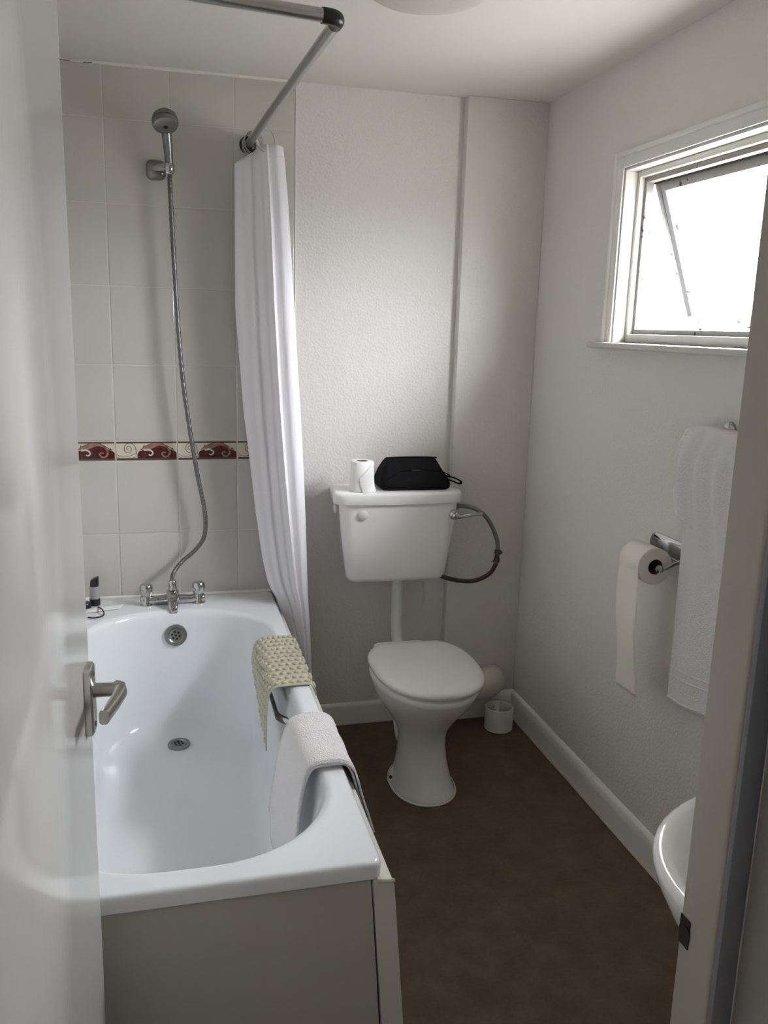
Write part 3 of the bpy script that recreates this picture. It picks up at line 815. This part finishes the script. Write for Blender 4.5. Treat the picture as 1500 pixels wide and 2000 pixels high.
# ================================================================== TOILET
toilet = thing('toilet', 'white ceramic toilet pan with closed seat on the brown floor', 'toilet', (.55, -.48, 0))
bm = bmesh.new()
pan = [(.558, -.485, .103, .140, .16, 0.0), (.558, -.485, .103, .140, .16, .010), (.558, -.485, .096, .130, .155, .02), (.558, -.485, .086, .112, .15, .055), (.557, -.485, .077, .094, .145, .10), (.555, -.485, .0735, .084, .145, .15),
       (.553, -.485, .0755, .087, .15, .19), (.550, -.485, .086, .107, .155, .225), (.547, -.485, .107, .145, .16, .265), (.546, -.485, .132, .184, .17, .305), (.546, -.485, .155, .224, .18, .345), (.547, -.485, .167, .250, .19, .382), (.547, -.485, .171, .258, .195, .399), (.547, -.485, .167, .253, .192, .403)]
loft(bm, [egg(a, b_, rx, f_, bk, z, 48, .94) for a, b_, rx, f_, bk, z in pan])
obj('pan', bm, M['ceramic'], toilet, 180)
# back shelf of the pan that carries the hinges and the flush inlet
bm = bmesh.new(); rr_ = lambda h, z, dy=0: rrect(.54 - h, .54 + h, -.33, -.215 + dy, .03, z, 5, 1)
loft(bm, [rr_(.05, .27, -.03), rr_(.075, .31, -.01), (rr_(.095, .35)), rr_(.100, .395), rr_(.097, .401)]); obj('pan_shelf', bm, M['ceramic'], toilet, 60)
bm = bmesh.new(); tube(bm, smooth_path([(.548, -.40, .13), (.55, -.33, .20), (.555, -.27, .235), (.56, -.22, .215), (.566, -.19, .19)], 5), [.060] * 8 + [.056] * 7 + [.052] * 6, 20); obj('trap', bm, M['ceramic'], toilet, 60)
def seat_egg(sc, z, rx=.172, f_=.262, bk=.205):
    pts = egg(.547, -.487, rx * sc, f_ * sc, bk * (1 + (sc - 1) * .9), z, 56, .82)
    ymax = -.487 +   .178 * (1 + (sc - 1) * .9)
    return [Vector((p.x, min(p.y, ymax), p.z)) for p in pts]
bm = bmesh.new(); loft(bm, [seat_egg(.895, .4025), seat_egg(.905, .404), seat_egg(.905, .4145), seat_egg(.895, .4165)]); obj('seat', bm, M['seat'], toilet, 60)
bm = bmesh.new(); loft(bm, [seat_egg(.97, 0.4172), seat_egg(.998, 0.4192), seat_egg(1.005, 0.4252), seat_egg(.997, 0.4317), seat_egg(.965, 0.4367), seat_egg(.88, 0.4407), seat_egg(.70, 0.4437), seat_egg(.40, 0.4457), seat_egg(.1, 0.4462)]); obj('seat_lid', bm, M['seat'], toilet, 60)
for x in (.478, .602):
    bm = bmesh.new(); tube(bm, [(x - .012, -.288, .4140), (x + .012, -.288, .4140)], .006, 12); lathe(bm, [(.009, 0), (.009, .012)], (x, -.288, .4005), n=14); obj('hinge', bm, M['seat'], toilet, 50)
# fixing ears on the foot and sealant round it
for s_ in (-1, 1):
    bm = bmesh.new()
    loft(bm, [egg(.558 + s_ * .092, -.445, .016, .030, .030, .002, 18), egg(.558 + s_ * .090, -.445, .015, .028, .028, .014, 18), egg(.558 + s_ * .084, -.442, .014, .022, .026, .030, 18), egg(.558 + s_ * .078, -.438, .008, .012, .02, .044, 18)])
    lug = obj('foot_lug', bm, M['ceramic'], toilet, 60)
    bm = bmesh.new(); lathe(bm, [(.0065, 0), (.0065, .003), (.003, .006)], (.558 + s_ * .0975, -.456, .019), (s_ * .8, -.4, .6), 12); obj('screw_cap', bm, M['hole'], lug, 40)
bm = bmesh.new(); ring = [Vector((p.x, p.y, .003)) for p in egg(.558, -.485, .105, .142, .162, .003, 48, .94)]
tube(bm, ring + [ring[0]], .004, 6, False); obj('foot_sealant', bm, M['sealant'], toilet, 180)

# cistern
cist = thing('toilet_cistern', 'white wall-hung ceramic cistern above the toilet', 'cistern', (.53, 0, .61))
def cring(xl, xr, yf, yb_, z, r=.035, bow=.016, xlb=0.02, xrb=0.005):
    pts = rrect(xl, xr, yf, yb_, r, z, 6, 8)
    out = []
    for p in pts:
        t_ = (p.x - xl) / (xr - xl); k = (yb_ - p.y) / (yb_ - yf)
        x = p.x + (1 - k) * (xlb * (1 - t_) - xrb * t_)
        out.append(Vector((x, p.y - bow * k * (1 - (2 * t_ - 1) ** 2), z)))
    return out
bm = bmesh.new()
loft(bm, [cring(.375, .700, -.165, -.006, .612, .03, .01), cring(.362, .714, -.178, -.006, .617, .036, .012), cring(.354, .721, -.185, -.005, .632, .04, .014), cring(.338, .738, -.190, -.005, .75, .042), cring(.324, .754, -.193, -.005, .885, .042), cring(.322, .755, -.193, -.005, .897, .042)])
obj('tank', bm, M['ceramic'], cist, 60)
bm = bmesh.new()
loft(bm, [cring(.312, .759, -.197, -.003, .892, .042), cring(.304, .764, -.203, -.002, .894, .045), cring(.302, .765, -.205, -.002, .900, .046), cring(.301, .766, -.206, -.002, .924, .046), cring(.304, .763, -.203, -.003, .931, .045), cring(.312, .755, -.195, -.005, .9345, .042), cring(.36, .70, -.16, -.03, .935, .03)])
obj('cistern_lid', bm, M['ceramic'], cist, 50)
bm = bmesh.new(); lathe(bm, [(.0175, 0), (.0175, .003), (.015, .0052), (.001, .006)], (.404, -.2045, .859), (-.05, -1, -.03), 24); obj('blanking_cap', bm, M['plastic'], cist, 40)
bm = bmesh.new(); lathe(bm, [(.0155, 0), (.0155, .003), (.013, .005), (.001, .006)], (.3245, -.115, .865), (-1, -.05, -.06), 24); obj('blanking_cap', bm, M['plastic'], cist, 40)
bm = bmesh.new()
lathe(bm, [(.0185, -.004), (.0185, .002), (.0165, .006), (.012, .010), (.0135, .015), (.0125, .021), (.006, .025), (.001, .0255)], (.730, -.1985, .850), (.06, -1, 0), 20)
tube(bm, smooth_path([(.730, -.212, .850), (.750, -.214, .846), (.785, -.212, .851), (.830, -.206, .852)], 5), [.011, .0105, .010, .0095, .009, .0085, .008, .0075, .0072, .007, .007, .0068, .0066, .0066, .007, .006], 12)
obj('flush_lever', bm, M['chrome'], cist, 50)

# flush pipe
bm = bmesh.new(); tube(bm, smooth_path([(.569, -.075, .612), (.5685, -.075, .56), (.568, -.075, .44), (.567, -.085, .385), (.565, -.115, .355), (.560, -.17, .345), (.556, -.225, .345)], 6), .0200, 18)
lathe(bm, [(.025, 0), (.025, .018), (.021, .02)], (.569, -.075, .594), n=18)
tag(obj('flush_pipe', bm, M['plastic'], None, 50), 'white flush pipe from the cistern down to the toilet', 'pipe')
# pan connector to the soil pipe in the corner
wp = thing('soil_pipe', 'white plastic soil pipe bend behind the right of the toilet', 'pipe', (.85, -.12, .1))
bm = bmesh.new(); tube(bm, smooth_path([(.575, -.185, .192), (.62, -.155, .186), (.72, -.135, .176), (.83, -.118, .164), (.91, -.103, .157), (.952, -.078, .155), (.962, -.050, .155)], 6), .0505, 22); obj('pipe_bend', bm, M['plastic_old'], wp, 60)
bm = bmesh.new(); lathe(bm, [(.0525, 0), (.0575, .002), (.0575, .016), (.0525, .018)], (.962, -.036, .155), (0, -1, 0), 26); obj('collar', bm, M['plastic_old'], wp, 40); bm = bmesh.new(); lathe(bm, [(.0505, -.03), (.054, -.028), (.054, .02), (.0505, .022)], (.645, -.150, .185), (1, .25, -.1), 26); obj('collar', bm, M['plastic_old'], wp, 40)
# water supply hose
sh_ = thing('cistern_supply_hose', 'dark flexible water hose looping right of the cistern', 'hose', (.78, -.06, .6))
loopp = smooth_path([(.790, -.045, .846), (.815, -.075, .852), (.845, -.095, .846), (.885, -.10, .818), (.915, -.10, .775), (.936, -.10, .725), (.941, -.10, .690)], 6)
bm = bmesh.new(); tube(bm, loopp, .0078, 12); obj('upper_hose', bm, M['steel_dark'], sh_, 60)
bm = bmesh.new(); tube(bm, smooth_path([(.938, -.10, .640), (.920, -.10, .606), (.888, -.098, .584), (.845, -.095, .572), (.795, -.092, .576), (.740, -.085, .590), (.705, -.08, .607)], 6), .0082, 12); obj('lower_hose', bm, M['brown_hose'], sh_, 60)
bm = bmesh.new(); lathe(bm, [(.009, 0), (.0125, .002), (.0125, .016), (.0095, .018), (.0095, .030), (.012, .032), (.012, .046), (.009, .049)], (.9412, -.10, .690), (-.07, 0, -1), 8)
box(bm, .944, .958, -.106, -.094, .674, .684, .002); obj('isolating_valve', bm, M['brown_hose'], sh_, 40)
bm = bmesh.new(); lathe(bm, [(.0115, 0), (.0115, .007)], (.934, -.10, .648), (-.3, 0, -1), 8); obj('olive_ring', bm, M['copper'], sh_, 40)
bm = bmesh.new(); tube(bm, [(.790, -.030, .846), (.790, -.055, .847)], .012, 10); obj('wall_elbow', bm, M['steel_dark'], sh_, 40)

# toilet roll standing on the cistern
tr_ = thing('toilet_roll', 'white toilet roll standing upright on the cistern lid', 'toilet roll', (.398, -.160, .9352))
TRC = (.4045, -.163, .9352)
bm = bmesh.new(); lathe(bm, [(.019, .002), (.037, 0), (.0395, .002), (.0395, .100), (.037, .103), (.0205, .1032), (.0195, .101), (.0195, .002)], TRC, n=36, cap0=False, cap1=False); obj('paper_wrap', bm, M['paper'], tr_, 40)
bm = bmesh.new(); lathe(bm, [(.0192, .0), (.0194, .1025), (.0180, .1025), (.0180, .012), (.001, .010)], TRC, n=28, cap0=False, cap1=False); obj('card_core', bm, M['card'], tr_, 40)
bm = bmesh.new()
def sheet(u, v):
    a = math.radians(-118 + 112 * u)
    top = .046 + .052 * min(1, u * 1.7)
    if u > .6: top = .098
    z = TRC[2] + top * (1 - v) + (-.006 + .006 * u) * v
    a2 = a + math.radians(22) * v * (1 - u)
    r = .0407 + .0065 * v ** 2 * max(0, math.sin(PI * (.2 + .8 * (1 - u)))) + (.003 if v > .8 else 0)
    return Vector((TRC[0] + r * math.cos(a2), TRC[1] + r * math.sin(a2), z))
grid(bm, sheet, 18, 10); o = obj('loose_sheet', bm, M['paper'], tr_, 180); solid(o, .0006, 0)

# wash bag
bag = thing('wash_bag', 'black nylon wash bag with a side loop on the cistern lid', 'bag', (.60, -.1, .9352))
bm = bmesh.new()
def bagr(x0, x1, ya_, yb_, z, r, sag=0):
    return [Vector((p.x, p.y, z + sag * math.sin((p.x - x0) / (x1 - x0) * PI))) for p in rrect(x0, x1, ya_, yb_, r, z, 5, 6)]
loft(bm, [bagr(.482, 0.713, -.176, -.040, .9355, .02), bagr(.474, 0.721, -.184, -.034, .942, .025), bagr(.472, 0.722, -.186, -.034, .956, .028), bagr(.474, 0.719, -.180, -.036, .968, .028), bagr(.478, 0.713, -.166, -.04, .980, .026), bagr(.484, 0.705, -.150, -.045, .994, .02), bagr(.492, 0.697, -.136, -.05, 1.008, .016), bagr(.500, 0.690, -.122, -.058, 1.022, .012), bagr(.506, 0.685, -.108, -.068, 1.032, .008), bagr(.508, 0.683, -.100, -.076, 1.0345, .005, .0015)])
obj('bag_body', bm, M['bag'], bag, 180)
bm = bmesh.new(); tube(bm, smooth_path([(.507, -.088, 1.0345), (.55, -.088, 1.0365), (.60, -.088, 1.037), (.65, -.088, 1.0365), (.693, -.088, 1.034)], 5), .0028, 8); obj('zip', bm, M['bag'], bag, 60)
bm = bmesh.new(); box(bm, .585, .617, -.1455, -.1435, .9970, .9995, .0003)
bmesh.ops.transform(bm, matrix=Matrix.Translation((0, -.0025, .0015)), verts=bm.verts); obj('bag_label', bm, M['bag_trim'], bag)
bm = bmesh.new()
lp = smooth_path([(.715, -.13, .975), (.735, -.135, .972), (.757, -.138, .964), (.770, -.139, .956), (.771, -.139, .950), (.760, -.138, .949), (.742, -.136, .957), (.722, -.132, .963)], 5)
rg = []
for i, p in enumerate(lp):
    d = (lp[min(i + 1, len(lp) - 1)] - lp[max(i - 1, 0)]).normalized(); rg.append(flat_ring(p, d, (0, 1, 0), .0028, .010, 10))
loft(bm, rg); obj('side_loop', bm, M['bag'], bag, 60)
bm = bmesh.new()
tube(bm, smooth_path([(.486, -.180, .972), (.52, -.162, .987), (.545, -.150, .997), (.60, -.146, 1.001), (.66, -.147, .999), (.70, -.152, .992), (.722, -.160, .982)], 5), .0018, 6); obj('seam', bm, M['bag'], bag, 60)

# toilet brush
tb = thing('toilet_brush_holder', 'short white round toilet brush holder in the floor corner', 'brush holder', (.963, -.148, 0))
bm = bmesh.new(); lathe(bm, [(.050, 0), (.0535, .003), (.0540, .085), (.053, .089), (.049, .089), (.048, .086), (.047, .02), (.001, .018)], (.963, -.150, 0), n=32, cap0=True, cap1=False); obj('holder_cup', bm, M['plastic'], tb, 40)
bm = bmesh.new()
for i in range(90):
    a = random.uniform(0, 2 * PI); r0 = random.uniform(.006, .02); h0 = random.uniform(.03, .082)
    p = Vector((.963 + r0 * math.cos(a), -.150 + r0 * math.sin(a), h0)); q = Vector((.963 + random.uniform(.034, .043) * math.cos(a + .2), -.150 + random.uniform(.034, .043) * math.sin(a + .2), h0 + random.uniform(0, .012)))
    tube(bm, [p, q], .0012, 4)
o = obj('brush_bristles', bm, M['bristle'], tb); o['kind'] = 'stuff'
bm = bmesh.new(); lathe(bm, [(.009, .02), (.009, .086), (.0045, .092)], (.955, -.146, 0), n=12); obj('brush_core', bm, M['plastic'], tb, 40)

# ================================================================== RIGHT WALL FITTINGS
hold = thing('toilet_roll_holder', 'chrome toilet roll holder screwed to the right wall', 'roll holder', (W, -1.0, .92))
bm = bmesh.new()
def pr(x, g): return [Vector((x, p.x, p.y)) for p in rrect(-1.085 + g, -.905 - g, .895 + g, .952 - g, .028, 0, 6, 0)]
loft(bm, [pr(W + .0, 0), pr(W - .006, 0), pr(W - .009, .004)]); obj('back_plate', bm, M['chrome'], hold, 40)
RCX, RCZ = .984, .893
bm = bmesh.new(); tube(bm, smooth_path([(W - .006, -1.082, .918), (W - .03, -1.083, .908), (RCX + .012, -1.082, RCZ + .001), (RCX, -1.079, RCZ), (RCX, -1.07, RCZ)], 5), .0055, 12)
tube(bm, [(RCX, -1.082, RCZ), (RCX, -.945, RCZ)], .0065, 12); lathe(bm, [(.0065, 0), (.010, .002), (.010, .010), (.006, .013)], (RCX, -1.076, RCZ), (0, -1, 0), 16); obj('roll_bar', bm, M['chrome'], hold, 50)
hr = thing('hanging_toilet_roll', 'cream toilet roll with a long tail hanging on the wall holder', 'toilet roll', (RCX, -1.0, RCZ))
bm = bmesh.new(); lathe(bm, [(.0205, 0), (.047, 0), (.0485, .002), (.0485, .099), (.047, .101), (.0205, .101), (.020, .098), (.020, .003)], (RCX, -1.062, RCZ), (0, 1, 0), 36, False, False); obj('paper_wrap', bm, M['paper_cream'], hr, 40)
bm = bmesh.new(); lathe(bm, [(.0200, .001), (.0200, .1), (.0188, .1), (.0188, .001)], (RCX, -1.062, RCZ), (0, 1, 0), 28, False, False); obj('card_core', bm, M['card'], hr, 40)
bm = bmesh.new()
def tail(u, v):
    s_ = v * .415
    y = -1.0615 + .0995 * u
    arc = .05
    if s_ < arc:
        a = math.radians(90) + (s_ / arc) * math.radians(88)
        x, z = RCX + .0492 * math.cos(a), RCZ + .0492 * math.sin(a)
    else:
        d = s_ - arc
        x = RCX - .0490 + .03 * (d / .4) ** 1.5 + .0035 * math.sin(9 * d / .4 + 2 * u); z = RCZ - d * .995
    return Vector((x, y, z))
grid(bm, tail, 8, 40); o = obj('paper_tail', bm, M['paper_cream'], hr, 180); solid(o, .0005, 0)

th_ = thing('towel_ring', 'chrome towel hook on the right wall behind the hanging towel', 'towel hook', (W, -1.165, 1.268))
bm = bmesh.new(); lathe(bm, [(.024, 0), (.024, .005), (.019, .009)], (W, -1.19, 1.262), (-1, 0, 0), 24); obj('rose', bm, M['chrome'], th_, 40)
bm = bmesh.new(); tube(bm, smooth_path([(W - .006, -1.19, 1.262), (W - .03, -1.19, 1.262), (W - .05, -1.19, 1.260), (W - .056, -1.19, 1.266)], 4), .006, 12); lathe(bm, [(.004, -.006), (.009, 0), (.004, .006)], (W - .056, -1.19, 1.268), n=14)
tube(bm, [(W - .036, -1.31, 1.258), (W - .036, -1.135, 1.258)], .005, 10); obj('hook_bar', bm, M['chrome'], th_, 50)
# towel hung over it: a long layer and a shorter layer folded over in front
ht = thing('hanging_hand_towel', 'long white towel hanging from the hook beside the door jamb', 'towel', (1.0, -1.2, .55))
def long_layer(u, v):
    ytop, ybot = -1.105 - .20 * u, -1.128 - .235 * u
    y = ytop + (ybot - ytop) * v
    z = 1.268 - v * (.718 - .035 * u)
    x = 1.012 - .004 * u + .0045 * math.sin(9 * u + 1.5 * v) * (.3 + .7 * v) + .012 * (1 - v) 
    if v < .03: x += .02 * (1 - v / .03) * .8
    return Vector((x, y, z))
bm = bmesh.new(); grid(bm, long_layer, 24, 50); o = obj('long_layer', bm, M['towel'], ht, 180); solid(o, .005, 0)
def short_layer(u, v):
    # u: far edge to near edge; the lower edge slants down towards the near side
    zb = lerp_tab([(0, 1.085), (.10, 1.060), (.45, 1.005), (1, .945)], u)
    z = 1.278 - .014 * abs(u - .35) + (zb - 1.278) * v
    yl = lerp_tab([(1.30, -1.150), (1.262, -1.148), (1.225, -1.125), (1.17, -1.108), (1.10, -1.108), (1.0, -1.124), (.85, -1.13)], z)
    y = yl - .275 * u * (.8 + .2 * v)
    x = .978 - .006 * math.sin(PI * min(1, v * 1.3)) + .008 * math.sin(21 * u + .9 * v + .4) * min(1, .25 + v * 1.5)
    if v < .07: x += .030 * (1 - v / .07) ** 2
    return Vector((x, y, z))
bm = bmesh.new(); grid(bm, short_layer, 30, 36); o = obj('folded_layer', bm, M['towel'], ht, 180); solid(o, .005, 0)
bm = bmesh.new(); pts = [short_layer(k / 60, .985) + Vector((-.0025, 0, 0)) for k in range(61)]; tube(bm, pts, [.0022 if k % 3 else .0008 for k in range(61)], 6); obj('frayed_hem', bm, M['towel'], ht, 180)
bm = bmesh.new()
for v_ in (.870, .900, .985):
    pts = [long_layer(k / 30, v_) + Vector((-.003, 0, 0)) for k in range(31)]
    tube(bm, pts, .0028, 6)
obj('woven_band', bm, M['towel'], ht, 180)

# basin on the door wall, right of the door
bas = thing('wash_basin', 'white ceramic wash basin half hidden behind the door jamb', 'basin', (.64, -2.1, .65))
def dshape(a, b_, cy, z, yb_, n=28, cx=.64):
    pts = []
    for i in range(n + 1):
        t_ = PI * i / n
        pts.append(Vector((cx + a * math.cos(t_), cy + b_ * math.sin(t_) ** .95, z)))
    m_ = 6
    L, R_ = pts[-1], pts[0]
    for i in range(1, 4): pts.append(Vector((cx - a, cy + (yb_ - cy) * i / 3, z)))
    for i in range(1, m_): pts.append(Vector((cx - a + 2 * a * i / m_, yb_, z)))
    for i in range(3, 0, -1): pts.append(Vector((cx + a, cy + (yb_ - cy) * i / 3, z)))
    return pts
bm = bmesh.new()
BZ = .80
loft(bm, [dshape(.09, .07, -2.20, BZ - .20, YF - .0), dshape(.15, .115, -2.19, BZ - .185, YF), dshape(.215, .165, -2.17, BZ - .13, YF), dshape(.255, .205, -2.155, BZ - .07, YF), dshape(.274, .224, -2.15, BZ - .028, YF),
          dshape(.280, .230, -2.15, BZ - .008, YF), dshape(.279, .229, -2.15, BZ - .001, YF + .001), dshape(.274, .224, -2.15, BZ + .002, YF + .004), dshape(.262, .212, -2.15, BZ, YF + .012),
          dshape(.252, .202, -2.15, BZ - .006, YF + .07), dshape(.236, .186, -2.15, BZ - .03, YF + .085), dshape(.20, .15, -2.15, BZ - .085, YF + .10), dshape(.13, .10, -2.16, BZ - .125, YF + .115), dshape(.03, .025, -2.17, BZ - .135, YF + .13)], True, True)
obj('basin_bowl', bm, M['ceramic'], bas, 180)
bm = bmesh.new(); lathe(bm, [(.024, 0), (.024, .004), (.016, .005), (.014, .002), (.001, .001)], (.64, -2.17, BZ - .136), n=20); obj('basin_waste', bm, M['chrome'], bas, 40)

# ceiling light
LX, LY = .325, -1.035
lamp = thing('ceiling_light', 'round plastic ceiling light, unlit, above the bath corner joint', 'ceiling light', (.31, -1.10, H - .08))
bm = bmesh.new(); lathe(bm, [(.150, 0), (.168, .004), (.170, .014), (.166, .022)], (LX, LY, H), (0, 0, -1), 48, True, True); obj('lamp_base', bm, M['plastic'], lamp, 40)
bm = bmesh.new(); lathe(bm, [(.160, .018), (.161, .03), (.150, .055), (.120, .073), (.07, .083), (.001, .086)], (LX, LY, H), (0, 0, -1), 48, True, False); obj('lamp_shade', bm, M['lamp'], lamp, 180)
